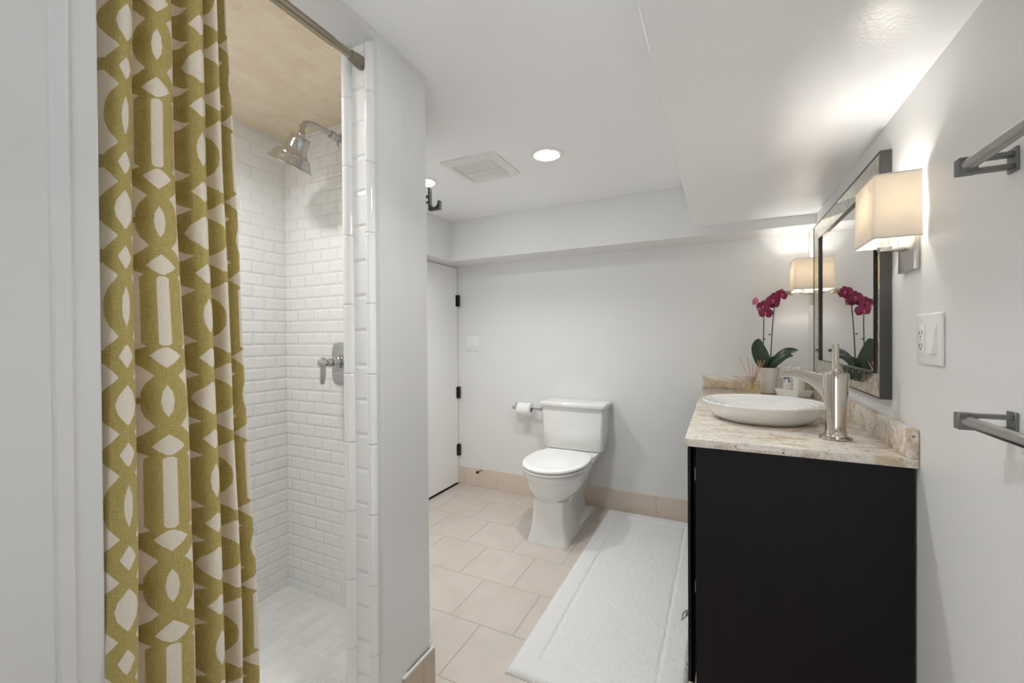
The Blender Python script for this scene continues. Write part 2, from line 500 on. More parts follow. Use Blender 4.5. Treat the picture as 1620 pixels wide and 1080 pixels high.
# baseboards
bm = nb(); box(bm, (-L, B-.010, 0), (-.07, B, .1517), .001, 1)
struct('baseboard_back', bm, TILE_BASE, label='beige tile baseboard along the back wall')
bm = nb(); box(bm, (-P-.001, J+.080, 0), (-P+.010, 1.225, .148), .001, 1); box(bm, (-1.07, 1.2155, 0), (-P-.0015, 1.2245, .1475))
struct('baseboard_pillar', bm, TILE_BASEY_SHADED, label='beige tile baseboard at the foot of the pillar')
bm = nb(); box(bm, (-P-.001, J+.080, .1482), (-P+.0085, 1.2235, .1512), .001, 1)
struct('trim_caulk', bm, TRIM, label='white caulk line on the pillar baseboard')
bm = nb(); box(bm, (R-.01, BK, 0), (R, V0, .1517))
struct('baseboard_right', bm, TILE_BASEY_SHADED, label='beige tile baseboard in front of the vanity')
# near casing beside the curtain: a raised bead between two flat boards
bm = nb()
prof = [(JN, 0), (JN-.002, .0012), (.2965, .0012), (.294, .004), (.293, .0058), (.291, .0062), (.277, .0062), (.275, .0058), (.274, .0042), (.272, .0015), (.20, .0015), (-.3, .0015), (-.3, 0)]
loft(bm, [[(-P+x, y, z) for y, x in prof] for z in (0, ZC)])
struct('trim_1', bm, TRIM, 20, label='white moulded casing at the near side of the shower')
# shower jamb: tile face and two quarter-round pencil trims
struct('wall_jamb', box(nb(), (-XI, J-.006, .09), (-.95, J, 2.161)), TILE_JAMB, label='white tile jamb strip of the shower opening')
def pencil(name, x0, x1, z1, lab):
    bm = nb(); n = 12; r = (x1-x0)/2; cx = (x0+x1)/2
    ring = [(cx+r*math.cos(math.pi*k/n), J-.004-r*1.0*math.sin(math.pi*k/n)) for k in range(n+1)]
    prof = [(x1, J)] + ring + [(x0, J)]
    rr = [[(x, y, z) for x, y in prof] for z in (.09, z1-.003)]
    rr.append([((x-cx)*.9+cx, J+(y-J)*.85, z1) for x, y in prof])
    loft(bm, rr)
    struct(name, bm, TILE_PENCIL, 40, label=lab)
pencil('trim_2', -.977, -.947, 2.155, 'rounded white pencil tile on the outer edge of the jamb')
pencil('trim_3', -1.072, -1.031, 2.161, 'rounded white pencil tile on the inner edge of the jamb')
# door on the left wall
door = struct('door_1', box(nb(), (-L-.036, 2.235, .018), (-L-.001, 3.055, 1.853), .002, 1), DOORP, label='flush white door with black hinges')
for zc in (1.574, .788, .296):
    bm = nb()
    tube(bm, [(-L+.008, 3.058, zc-.05), (-L+.008, 3.058, zc+.05)], .0085, 12)
    box(bm, (-L-.002, 3.03, zc-.048), (-L+.002, 3.058, zc+.048))
    box(bm, (-L+.0, 3.060, zc-.048), (-L+.02, 3.064, zc+.048))
    struct('hinge', bm, BLACK, 40, parent=door)
bm = nb(); lathe(bm, [(.026, 0), (.026, .006), (.011, .01), (.011, .035), (.024, .045), (.028, .06), (.02, .072), (0, .074)], (-L, 2.31, .95), (1, 0, 0), 24)
struct('knob', bm, BLACK, 40, parent=door)
struct('trim_4', box(nb(), (-L-.11, 2.22, -.002), (-L-.002, 3.062, .004)), GAP, label='dark threshold below the white door, gap shade put in its colour')

# ------------------------------------------------------------------ ceiling fixtures
def downlight(x, y, zc, power, label, spread=124):
    t = thing('recessed_light', label, 'light', (x, y, zc), 'recessed ceiling lights')
    bm = nb(); n = 40
    prof = [(.088, 0), (.087, -.003), (.080, -.005), (.066, -.0045), (.062, -.003), (.062, 0)]
    lathe(bm, prof, (x, y, zc), (0, 0, 1), n, True, True)
    obj('trim_ring', bm, RINGW, t)
    bm = nb(); lathe(bm, [(.060, -.0035), (.058, -.0052), (.03, -.0062), (0, -.0065)], (x, y, zc), (0, 0, 1), n)
    obj('lens', bm, LENS, t)
    o = lamp('light_source', 'AREA', (x, y, zc-.012), power, t, shape='DISK', size=.11, color=(.98, .985, .985), spread=math.radians(spread))
    return t
downlight(-.787, 2.012, ZC, CAN_POWER, 'round recessed ceiling light, fully in view beside the square vent')
downlight(-1.575, 2.03, ZC, CAN_POWER, 'recessed ceiling light half hidden by the pillar edge above the hook')
downlight(-.42, .84, ZC, NEAR_FILL_POWER, 'added recessed fill light over the entry, out of view beside the shower curtain', 100)  # unseen fixture added to brighten the near end of the room
t_ = downlight(-1.5, .72, ZSC, SHOWER_FILL_POWER, 'added recessed fill light in the tan shower ceiling, hidden behind the curtain', 150)  # hidden fixture added to lift the light in the shower

# exhaust vent
vx0, vx1, vy0, vy1 = -1.333, -1.002, 1.838, 2.170
t = thing('exhaust_vent', 'square white exhaust fan vent set in the ceiling between the recessed lights', 'vent', ((vx0+vx1)/2, (vy0+vy1)/2, ZC))
def rrect(x0, x1, y0, y1, r, z, n=5):
    pts = []
    for cx, cy, a0 in ((x1-r, y1-r, 0), (x0+r, y1-r, 90), (x0+r, y0+r, 180), (x1-r, y0+r, 270)):
        for k in range(n+1):
            a = math.radians(a0+90*k/n); pts.append((cx+r*math.cos(a), cy+r*math.sin(a), z))
    return pts
bm = nb()
loft(bm, [rrect(vx0, vx1, vy0, vy1, .025, ZC), rrect(vx0+.002, vx1-.002, vy0+.002, vy1-.002, .025, ZC-.008), rrect(vx0+.03, vx1-.03, vy0+.03, vy1-.03, .02, ZC-.017), rrect(vx0+.045, vx1-.045, vy0+.045, vy1-.045, .012, ZC-.017), rrect(vx0+.05, vx1-.05, vy0+.05, vy1-.05, .012, ZC-.009)])
obj('cover', bm, VENTW, t)
gx0, gx1 = vx0+.05, vx1-.05
ym = vy0+.05+(vy1-vy0-.1)*.60
for a, b in ((vy0+.052, ym-.006), (ym+.006, vy1-.052)):
    bm = nb()
    k = a
    while k < b-.004:
        box(bm, (gx0+.004, k, ZC-.0135), (gx1-.004, k+.004, ZC-.0085)); k += .0085
    obj('grille', bm, GRILLE, t, 0)
obj('divider', box(nb(), (gx0, ym-.006, ZC-.0175), (gx1, ym+.006, ZC-.009), .001, 1), VENTW, t)

# painted-over access plates on the bulkhead
for (x0, x1, z0, z1, lab) in ((-.758, -.652, 1.982, 2.05, 'small painted access plate on the bulkhead, out in the open'), (-.289, -.15, 1.958, 2.05, 'painted access plate on the bulkhead tucked against the soffit')):
    bm = nb(); box(bm, (x0, YF-.0022, z0), (x1, YF, z1), .0006, 1)
    tag(obj('access_plate', bm, WALL, None, 40, org=((x0+x1)/2, YF, z0)), lab, 'plate', 'access plates on the bulkhead')

# ------------------------------------------------------------------ wall plates
t = thing('light_switch', 'white double rocker switch plate on the back wall by the door', 'switch', (-1.879, B, 1.21))
bm = nb(); box(bm, (-1.945, B-.006, 1.146), (-1.813, B, 1.274), .003)
obj('plate', bm, PLAST, t)
for x in (-1.908, -1.850):
    bm = nb(); loft(bm, [[(x-.017, B-.006, 1.177), (x+.017, B-.006, 1.177), (x+.017, B-.006, 1.243), (x-.017, B-.006, 1.243)], [(x-.017, B-.0135, 1.177), (x+.017, B-.0135, 1.177), (x+.017, B-.007, 1.243), (x-.017, B-.007, 1.243)]])
    obj('rocker', bm, PLAST, t, 0)
t = thing('outlet_switch', 'white plate with an outlet and a rocker switch on the wall by the sconce', 'switch', (R, 1.416, 1.24))
bm = nb(); box(bm, (R-.008, 1.346, 1.176), (R, 1.487, 1.306), .004, 3)
obj('plate', bm, PLAST, t)
for yy in (1.450, 1.386):
    for zz in (1.19, 1.292):
        bm = nb(); ball(bm, (R-.008, yy, zz), .003, 10, (.4, 1, 1)); obj('screw', bm, RINGW, t)
bm = nb(); box(bm, (R-.0105, 1.432, 1.206), (R-.006, 1.468, 1.277), .0015)
oo = obj('outlet', bm, PLAST, t)
for zc in (1.257, 1.224):
    bm = nb()
    box(bm, (R-.0112, 1.457, zc-.004), (R-.0102, 1.459, zc+.005)); box(bm, (R-.0112, 1.443, zc-.004), (R-.0102, 1.445, zc+.006)); ball(bm, (R-.0105, 1.451, zc-.009), .002, 8)
    obj('slot', bm, SLOT, oo, 0)
for zc in (1.2375, 1.2435):
    bm = nb(); box(bm, (R-.0125, 1.446, zc-.002), (R-.0102, 1.456, zc+.002), .0004, 1); obj('button', bm, GRILLE, oo)
bm = nb(); loft(bm, [[(R-.008, 1.369, 1.206), (R-.008, 1.404, 1.206), (R-.008, 1.404, 1.277), (R-.008, 1.369, 1.277)], [(R-.018, 1.369, 1.206), (R-.018, 1.404, 1.206), (R-.009, 1.404, 1.277), (R-.009, 1.369, 1.277)]])
obj('rocker', bm, PLAST, t, 0)

# door stop on the baseboard
t = thing('door_stop', 'small black door stop on the back baseboard near the door', 'door stop', (-1.806, B-.010, .158))
bm = nb(); lathe(bm, [(.012, 0), (.012, .004), (.005, .007), (.005, .05)], (-1.806, B-.010, .142), (0, -1, 0), 16); obj('shaft', bm, SATIN, t)
bm = nb(); lathe(bm, [(.006, .05), (.012, .052), (.012, .066), (.009, .07), (0, .071)], (-1.806, B-.010, .142), (0, -1, 0), 16); obj('bumper', bm, BLACK, t)

# robe hook on the outside of the shower end wall
HX, HY = -1.19, 1.50
t = thing('robe_hook', 'dark grey robe hook sticking out behind the pillar edge', 'hook', (HX, HY, 1.85))
bm = nb(); box(bm, (HX, HY-.022, 1.82), (HX+.006, HY+.022, 1.89), .002); obj('backplate', bm, DGREY, t)
bm = nb(); box(bm, (HX+.005, HY-.008, 1.866), (HX+.05, HY+.008, 1.874)); box(bm, (HX+.005, HY-.008, 1.842), (HX+.05, HY+.008, 1.848)); obj('arm', bm, DGREY, t)
bm = nb()
cx, cz, ro = -1.106, 1.838, .0205
box(bm, (-1.136, HY-.009, 1.806), (-1.1275, HY+.009, 1.905), .0008, 1)
prs = []
for k in range(15):
    a_ = math.pi+math.pi*k/14
    xi, zi = cx+ro*math.cos(a_), cz+ro*math.sin(a_)
    xo = -1.1280+(.0500)*k/14
    prs.append(((xi, zi), (xo, 1.806)))
prs[0] = ((-1.1275, cz), (-1.1275, 1.806)); prs.append(((-1.0835, 1.843), (-1.0775, 1.843)))
loft(bm, [[(i_[0], HY-.009, i_[1]), (o_[0], HY-.009, o_[1]), (o_[0], HY+.009, o_[1]), (i_[0], HY+.009, i_[1])] for i_, o_ in prs])
obj('hook', bm, DGREY, t, 30)

# ------------------------------------------------------------------ shower fittings
FX = -1.557
t = thing('showerhead', 'chrome bell shaped shower head on a bent arm from the tiled wall', 'shower head', (FX, ES, 2.164))
bm = nb(); lathe(bm, [(.034, 0), (.034, .008), (.026, .014), (.020, .022)], (FX, ES, 2.164), (0, -1, 0), 32)
obj('flange', bm, CHROME, t)
bm = nb()
pth = smooth_path([(FX, ES-.01, 2.164), (FX, 1.34, 2.166), (FX, 1.27, 2.168), (FX, 1.225, 2.160), (FX, 1.202, 2.135), (FX, 1.198, 2.105)], 8)
tube(bm, pth, .0115, 20)
lathe(bm, [(.0155, 0), (.0175, .004), (.0175, .05), (.0155, .054)], (FX, ES-.018, 2.164), (0, -1, 0), 24)
obj('arm', bm, CHROME, t)
bm = nb(); ball(bm, (FX, 1.196, 2.098), .016, 20); obj('ball_joint', bm, CHROME, t)
ax = Vector((-.47, -.08, -.87)).normalized()
ho = Vector((FX, 1.196, 2.095))
bm = nb()
lathe(bm, [(.012, .0), (.036, .004), (.039, .008), (.041, .030), (.044, .055), (.050, .070), (.062, .080), (.066, .083), (.067, .089), (.070, .093), (.076, .104), (.079, .116), (.083, .121), (.0885, .124), (.0885, .128), (.084, .128)], ho, ax, 56)
obj('bell', bm, CHROME, t)
bm = nb(); lathe(bm, [(.084, .1275), (.08, .1285), (.0, .1295)], ho, ax, 56)
obj('spray_face', bm, BRUSH, t)

VX, VZ = -1.553, 1.138
t = thing('shower_valve', 'chrome shower valve with a lever handle on the tiled wall', 'valve', (VX, ES, VZ))
bm = nb()
def vplate(w, h, y):
    pts = []
    for k in range(48):
        a = 2*math.pi*k/48; c, s = math.cos(a), math.sin(a); e = .42
        pts.append((VX+w*math.copysign(abs(c)**e, c), y, VZ+h*math.copysign(abs(s)**e, s)*(1+.0*c)))
    return pts
loft(bm, [vplate(.082, .099, ES), vplate(.082, .099, ES-.006), vplate(.076, .093, ES-.011), vplate(.06, .078, ES-.013)])
obj('escutcheon', bm, CHROME, t)
bm = nb(); lathe(bm, [(.033, .01), (.033, .02), (.027, .026), (.024, .04), (.026, .046), (.026, .054), (.019, .060), (.016, .078), (.019, .084), (.019, .094), (.014, .098), (.014, .112)], (VX, ES, VZ+.01), (0, -1, 0), 32)
obj('hub', bm, CHROME, t)
bm = nb()
tube(bm, [(VX, ES-.125, VZ+.034), (VX, ES-.125, VZ+.026), (VX, ES-.125, VZ-.02), (VX, ES-.127, VZ-.075), (VX, ES-.127, VZ-.083)], lambda s: (.009 if s < .02 else .0135-.003*s if s < .98 else .007), 20)
lathe(bm, [(.015, .105), (.017, .11), (.017, .14), (.012, .144)], (VX, ES, VZ+.01), (0, -1, 0), 24)
obj('lever', bm, CHROME, t)

# ------------------------------------------------------------------ curtain rod and curtain
RX, RZ = -.987, 2.097
t = thing('curtain_rod', 'bronze tension rod across the top of the shower opening', 'rod', (RX, J, RZ))
bm = nb(); tube(bm, [(RX, JN+.001, RZ), (RX, .86, RZ)], .0135, 24); obj('outer_tube', bm, BRONZE, t)
bm = nb(); tube(bm, [(RX, .855, RZ), (RX, J-.03, RZ)], .0115, 24); obj('inner_tube', bm, BRONZE, t)
for s0, s1 in ((J-.0065, -1), (JN+.0005, 1)):
    bm = nb(); lathe(bm, [(.018, 0), (.0195, .003), (.0195, .018), (.0175, .03), (.0155, .046), (.013, .05)], (RX, s0, RZ), (0, s1, 0), 28)
    obj('end_cap', bm, BRONZED, t)

# curtain: plan path through crests and valleys; columns are (y_top, x_top, y_bottom, x_bottom, u)
# (u is in pattern repeats: .5 and 1.5 on ring chains, 1.0 on a bar chain)
cols = [
 (.345, -1.030, .338, -1.010, .08),
 (.352, -.985, .325, -.950, .24),
 (.366, -.953, .333, -.912, .38),
 (.381, -.945, .349, -.898, .52),
 (.392, -.957, .364, -.908, .64),
 (.398, -.985, .374, -.945, .74),
 (.404, -1.000, .384, -.960, .80),
 (.412, -.985, .395, -.930, .87),
 (.424, -.962, .412, -.908, .97),
 (.440, -.952, .436, -.898, 1.08),
 (.453, -.960, .455, -.905, 1.17),
 (.461, -.985, .466, -.935, 1.25),
 (.472, -1.012, .474, -.972, 1.33),
 (.486, -1.000, .484, -.960, 1.38),
 (.490, -.968, .492, -.925, 1.43),
 (.501, -.955, .503, -.912, 1.49),
 (.514, -.965, .515, -.922, 1.55),
 (.522, -.990, .524, -.955, 1.61),
 (.531, -.980, .532, -.950, 1.65),
 (.540, -.965, .546, -.922, 1.72),
 (.549, -.980, .558, -.938, 1.80),
 (.556, -1.000, .566, -.965, 1.87),
 (.566, -.985, .580, -.945, 1.93),
 (.573, -.978, .594, -.935, 2.00),
 (.578, -1.000, .602, -.960, 2.10),
]
def cat(vals, s):
    n = len(vals)-1; x = min(max(s, 0), 1)*n; i = min(int(x), n-1); f = x-i
    g = lambda k: vals[min(max(k, 0), n)]
    p0, p1, p2, p3 = g(i-1), g(i), g(i+1), g(i+2)
    return .5*((2*p1)+(p2-p0)*f+(2*p0-5*p1+4*p2-p3)*f*f+(3*p1-p0-3*p2+p3)*f**3)
NC, NR, CZ0, CZ1 = 260, 190, .10, 2.071
bm = nb()
uvl = bm.loops.layers.uv.new('cloth')
grid, uvs = [], []
for j in range(NR+1):
    z = CZ1+(CZ0-CZ1)*j/NR
    s = min(max((1.85-z)/(1.85-.65), -.12), 1.5)
    row, urow = [], []
    for i in range(NC+1):
        a = i/NC
        yt, xt, yb, xb, uu = [cat([c[k] for c in cols], a) for k in range(5)]
        y = yt+(yb-yt)*s; x = xt+(xb-xt)*min(s, 1.0)
        w = noise.noise(Vector((uu*3.0, z*2.2, 4.0)))
        w2 = noise.noise(Vector((uu*6.0, z*5.0, 9.0)))
        x += w*.006 + w2*.0025
        y += noise.noise(Vector((uu*2.0, z*1.6, 1.0)))*.005
        g = min(max((z-1.95)/.128, 0), 1)         # gathered close to the rod at the very top
        x = x+(RX+.004-x)*g*.35
        row.append(bm.verts.new((x, y, z)))
        ys = .012*math.sin(z*3.1+uu*2)
        urow.append((uu+.008*w2, (z-1.304+ys*.5)/.342))
    grid.append(row); uvs.append(urow)
back = []
for j in range(NR+1):
    brow = []
    for i in range(NC+1):
        a_, b_ = grid[j][max(i-1, 0)].co, grid[j][min(i+1, NC)].co
        nn = Vector((b_.y-a_.y, a_.x-b_.x, 0)).normalized()
        brow.append(bm.verts.new(grid[j][i].co-nn*.0016))
    back.append(brow)
def cface(vs_, ks):
    f = bm.faces.new(vs_)
    for lp, (jj, ii) in zip(f.loops, ks): lp[uvl].uv = uvs[jj][ii]
for j in range(NR):
    for i in range(NC):
        ks = ((j, i), (j+1, i), (j+1, i+1), (j, i+1))
        cface([grid[a][b] for a, b in ks], ks)
        kr = ks[::-1]; cface([back[a][b] for a, b in kr], kr)
for i in range(NC):
    for j in (0, NR): cface((grid[j][i], grid[j][i+1], back[j][i+1], back[j][i]), ((j, i), (j, i+1), (j, i+1), (j, i)))
for j in range(NR):
    for i in (0, NC): cface((grid[j][i], grid[j+1][i], back[j+1][i], back[j][i]), ((j, i), (j+1, i), (j+1, i), (j, i)))
croot = thing('shower_curtain', 'olive and cream trellis print fabric curtain gathered at one side of the shower', 'curtain', (RX, .46, CZ0))
cu = obj('cloth', bm, CURT, croot, 80)
for yy in (.395, .43, .47, .51, .55):
    bm = nb()
    pts = [(RX+.021*math.cos(2*math.pi*k/24), yy, RZ-.004+.021*math.sin(2*math.pi*k/24)) for k in range(25)]
    tube(bm, pts, .0018, 8)
    obj('ring', bm, BRONZE, croot)

# ------------------------------------------------------------------ toilet
TX = -.945
t = thing('toilet', 'white two-piece toilet with closed lid against the back wall', 'toilet', (TX, 2.7, 0))
def trect(hx, y0, y1, z, bow=.0, r=.02, n=5):
    """rounded rectangle, front edge (small y) bowed forward"""
    pts = []
    for cx, cy, a0 in ((TX+hx-r, y1-r, 0), (TX-hx+r, y1-r, 90), (TX-hx+r, y0+r, 180), (TX+hx-r, y0+r, 270)):
        for k in range(n+1):
            a = math.radians(a0+90*k/n)
            pts.append([cx+r*math.cos(a), cy+r*math.sin(a), z])
        if a0 == 180:
            for k in range(1, 8):
                xx = TX-hx+r+(2*hx-2*r)*k/8
                pts.append([xx, y0, z])
    for p in pts:
        fr = max(0, 1-((p[0]-TX)/hx)**2); wgt = max(0, min(1, (y1-p[1])/(y1-y0)))
        p[1] -= bow*fr*wgt
    return [tuple(p) for p in pts]
bm = nb()
loft(bm, [trect(.205, 2.885, 3.05, .456, .012), trect(.214, 2.878, 3.058, .466, .014), trect(.222, 2.872, 3.062, .60, .016), trect(.229, 2.868, 3.064, .745, .018), trect(.229, 2.868, 3.064, .757, .018)])
obj('tank', bm, PORC, t)
bm = nb()
loft(bm, [trect(.232, 2.864, 3.066, .757, .018), trect(.243, 2.852, 3.07, .762, .02), trect(.246, 2.848, 3.071, .768, .02), trect(.246, 2.848, 3.071, .784, .02), trect(.242, 2.852, 3.07, .789, .02), trect(.225, 2.872, 3.06, .789, .016), trect(.22, 2.878, 3.055, .7915, .016), trect(.20, 2.89, 3.04, .792, .012)])
obj('tank_lid', bm, PORC, t)
def oval(hx, yf, yb, z, yc=2.56, e=2.1, n=56):
    pts = []
    for k in range(n):
        a = 2*math.pi*k/n; c, s = math.cos(a), math.sin(a)
        b = (yb-yc) if s > 0 else (yc-yf)
        ee = 2/(e if s <= 0 else e+.9)
        pts.append((TX+hx*math.copysign(abs(c)**ee, c), yc+b*math.copysign(abs(s)**ee, s), z))
    return pts
bm = nb()
loft(bm, [oval(.090, 2.392, 2.70, .235, 2.56, 4.0), oval(.096, 2.388, 2.72, .250, 2.56, 3.4), oval(.112, 2.378, 2.74, .262, 2.56, 2.8), oval(.140, 2.355, 2.77, .285, 2.56, 2.4), oval(.165, 2.338, 2.80, .315, 2.56, 2.2), oval(.182, 2.322, 2.82, .35, 2.56, 2.1), oval(.190, 2.312, 2.83, .385, 2.56, 2.1), oval(.193, 2.305, 2.83, .392, 2.56), oval(.198, 2.298, 2.835, .400, 2.56), oval(.199, 2.295, 2.84, .425, 2.56), oval(.196, 2.300, 2.835, .432, 2.56)])
obj('bowl', bm, PORC, t)
bm = nb()   # shelf that carries the tank
loft(bm, [trect(.10, 2.72, 3.0, .30, 0, .03), trect(.15, 2.72, 3.03, .37, 0, .03), trect(.185, 2.74, 3.04, .42, 0, .03), trect(.19, 2.76, 3.04, .452, 0, .03)])
obj('tank_shelf', bm, PORC, t)
bm = nb()
def col_ring(hx, y0, y1, z, bow): return trect(hx, y0, y1, z, bow, .018)
loft(bm, [col_ring(.128, 2.368, 3.03, 0, .010), col_ring(.128, 2.368, 3.03, .010, .010), col_ring(.122, 2.372, 2.66, .028, .010), col_ring(.112, 2.380, 2.64, .06, .009), col_ring(.104, 2.386, 2.63, .11, .008), col_ring(.098, 2.390, 2.63, .18, .006), col_ring(.096, 2.392, 2.63, .262, .005)])
obj('pedestal', bm, PORC, t)
bm = nb()
loft(bm, [trect(.118, 2.5, 3.03, .008, 0, .02), trect(.118, 2.5, 3.03, .020, 0, .02), trect(.075, 2.55, 2.99, .035, 0, .03), trect(.062, 2.58, 2.97, .12, 0, .03), trect(.066, 2.58, 2.97, .22, 0, .03), trect(.10, 2.6, 3.0, .32, 0, .03)])
loft(bm, [trect(.104, 2.50, 2.86, .218, 0, .02), trect(.112, 2.50, 2.87, .228, 0, .02), trect(.114, 2.50, 2.88, .25, 0, .02), trect(.125, 2.52, 2.88, .275, 0, .02)])
obj('trapway', bm, PORC, t)
for sx in (-1, 1):
    bm = nb(); lathe(bm, [(.018, .018), (.018, .028), (.013, .038), (0, .042)], (TX+sx*.098, 2.78, 0), (0, 0, 1), 20)
    obj('bolt_cap', bm, SEATP, t)
bm = nb()
loft(bm, [oval(.196, 2.292, 2.80, .4335), oval(.203, 2.285, 2.805, .437), oval(.204, 2.284, 2.806, .446), oval(.201, 2.287, 2.803, .4495)])
obj('seat', bm, SEATP, t)
bm = nb()
loft(bm, [oval(.197, 2.291, 2.80, .4535), oval(.204, 2.284, 2.806, .457), oval(.205, 2.283, 2.807, .466), oval(.200, 2.288, 2.802, .4725), oval(.17, 2.32, 2.775, .4755), oval(.165, 2.325, 2.77, .4750), oval(.08, 2.42, 2.68, .4765)])
obj('seat_lid', bm, SEATP, t)
for sx in (-1, 1):
    bm = nb(); box(bm, (TX+sx*.075-.025, 2.79, .430), (TX+sx*.075+.025, 2.835, .462), .006)
    obj('seat_hinge', bm, SEATP, t)
bm = nb(); lathe(bm, [(.012, 0), (.012, .008), (.008, .012)], (TX-.15, 2.858, .70), (0, -1, 0), 20); tube(bm, [(TX-.155, 2.842, .70), (TX-.13, 2.840, .70), (TX-.09, 2.838, .694)], .006, 12)
# (no lever shows on the front of the tank; it stays off)
bm.free()

# toilet paper holder and roll
HX0, HX1, HZ = -1.462, -1.232, .705
t = thing('paper_holder', 'chrome two-post paper holder on the wall beside the toilet tank', 'toilet paper holder', (-1.35, B, HZ))
for x in (HX0, HX1):
    bm = nb(); box(bm, (x-.020, B-.008, HZ-.024), (x+.020, B, HZ+.024), .003)
    lathe(bm, [(.013, .006), (.010, .02), (.010, .06), (.013, .064), (.013, .084), (.009, .088)], (x, B, HZ), (0, -1, 0), 24)
    obj('post', bm, CHROME, t)
bm = nb(); lathe(bm, [(.006, 0), (.010, .004), (.010, .018), (.007, .022), (.007, .208), (.010, .212), (.010, .226), (.006, .23)], (HX0, B-.074, HZ), (1, 0, 0), 24)
obj('bar', bm, CHROME, t)
t = thing('toilet_paper_roll', 'white toilet paper roll on the holder beside the tank', 'toilet paper', (-1.375, B-.074, HZ))
bm = nb(); cxr = -1.368
prof = [(.020, -.055), (.050, -.055), (.0525, -.052), (.0525, .052), (.050, .055), (.020, .055)]
n = 48; rings = [[(cxr+z, B-.074+r*math.cos(2*math.pi*k/n), HZ-.011+r*math.sin(2*math.pi*k/n)) for k in range(n)] for r, z in prof]
rings.append(rings[0]); loft(bm, rings, False, False); bmesh.ops.remove_doubles(bm, verts=bm.verts[:], dist=1e-6)
obj('paper', bm, PAPER, t)
bm = nb(); prof = [(.0195, -.054), (.0205, -.054), (.0205, .054), (.0195, .054)]
rings = [[(cxr+z, B-.074+r*math.cos(2*math.pi*k/n), HZ-.011+r*math.sin(2*math.pi*k/n)) for k in range(n)] for r, z in prof]
rings.append(rings[0]); loft(bm, rings, False, False)
obj('core', bm, CARD, t)

# ------------------------------------------------------------------ bath rug
rx0, rx1, ry0, ry1 = -.722, -.108, 1.392, 3.032
bm = nb(); dx = .0048
nx, ny = int((rx1-rx0)/dx), int((ry1-ry0)/dx)
vs = {}
def edge_d(x, y): return min(x-rx0, rx1-x, y-ry0, ry1-y)
for j in range(ny+1):
    for i in range(nx+1):
        x, y = rx0+(rx1-rx0)*i/nx, ry0+(ry1-ry0)*j/ny
        d = edge_d(x, y)
        h = .020*min(1, (max(d, 0)/.016))**.5
        g = abs(d-.098+.004*noise.noise(Vector((x*30, y*30, 2))))
        h -= .009*max(0, 1-(g/.010))**1.2 if d > .02 else 0
        if d > .098: h -= .0025
        h += .0032*noise.noise(Vector((x*130, y*130, 0))) + .0022*noise.noise(Vector((x*45, y*45, 5))) + .002*noise.noise(Vector((x*9, y*9, 8)))
        jx = .0035*noise.noise(Vector((x*60, y*60, 3))) if d < .012 else 0
        vs[i, j] = bm.verts.new((x+jx, y+jx*.7, max(.0015, h)))
for j in range(ny):
    for i in range(nx):
        bm.faces.new((vs[i, j], vs[i+1, j], vs[i+1, j+1], vs[i, j+1]))
ring = [vs[i, 0] for i in range(nx+1)] + [vs[nx, j] for j in range(1, ny+1)] + [vs[i, ny] for i in range(nx-1, -1, -1)] + [vs[0, j] for j in range(ny-1, 0, -1)]
low = [bm.verts.new((v.co.x, v.co.y, .0005)) for v in ring]
m_ = len(ring)
for i in range(m_): bm.faces.new((ring[i], ring[(i+1) % m_], low[(i+1) % m_], low[i]))
bm.faces.new(low)
tag(obj('bath_rug', bm, RUGM, None, 60, org=((rx0+rx1)/2, (ry0+ry1)/2, 0)), 'long white plush bath rug lying beside the vanity', 'rug')

# ------------------------------------------------------------------ vanity cabinet
CX0, CX1, CY0, CY1 = -.0735, .471, 1.503, 3.068
t = thing('vanity_cabinet', 'dark espresso wood vanity cabinet under the granite countertop', 'cabinet', (.2, 2.28, 0))
bm = nb(); box(bm, (CX0, CY0, .10), (CX1, CY1, .893), .0015, 1)
box(bm, (CX0, CY0, .0), (CX1, CY0+.02, .1), .001, 1)
obj('carcass', bm, ESP, t)
bm = nb(); box(bm, (CX0+.06, CY0+.02, 0), (CX0+.075, CY1, .10)); obj('toe_kick', bm, ESP, t)
def panel(bm, y0, y1, z0, z1):
    box(bm, (-.0885, y0, z0), (-.0765, y1, z1))
    w = .055
    for a in ((y0, y1, z0, z0+w), (y0, y1, z1-w, z1), (y0, y0+w, z0+w, z1-w), (y1-w, y1, z0+w, z1-w)):
        box(bm, (-.0975, a[0], a[2]), (-.0765, a[1], a[3]), .001, 1)
def pull(y, z, par):
    bm = nb()
    box(bm, (-.100, y-.006, z-.016), (-.0975, y+.006, z+.018), .001, 1)
    tube(bm, [(-.098, y, z+.010), (-.106, y, z+.010)], .0035, 10)
    c_ = Vector((-.112, y, z-.012))
    pts = [c_+Vector((dx_, 0, dz_)) for dx_, dz_ in ((.010, .020), (-.003, .004), (-.007, -.022), (.005, -.006), (.010, .020))]
    tube(bm, pts, .0024, 8)
    obj('pull', bm, SATIN, par, 30)
bw = (CY1-CY0-.004)/3
for k in range(3):
    y0, y1 = CY0+.002+bw*k, CY0+bw*(k+1)
    bm = nb(); panel(bm, y0, y1, .298, .884)
    d = obj('door', bm, ESP, t, 30)
    pull(y0+.03 if k != 1 else y1-.04, .322, d)
    for zh in (.80, .43):
        bm = nb(); box(bm, (-.079, y0+.002, zh-.02), (-.0735, y0+.02, zh+.02)); obj('hinge', bm, BRUSHD, d, 0)
    bm = nb(); panel(bm, y0, y1, .110, .292)
    d = obj('drawer', bm, ESP, t, 30)
    pull((y0+y1)/2, .20, d)

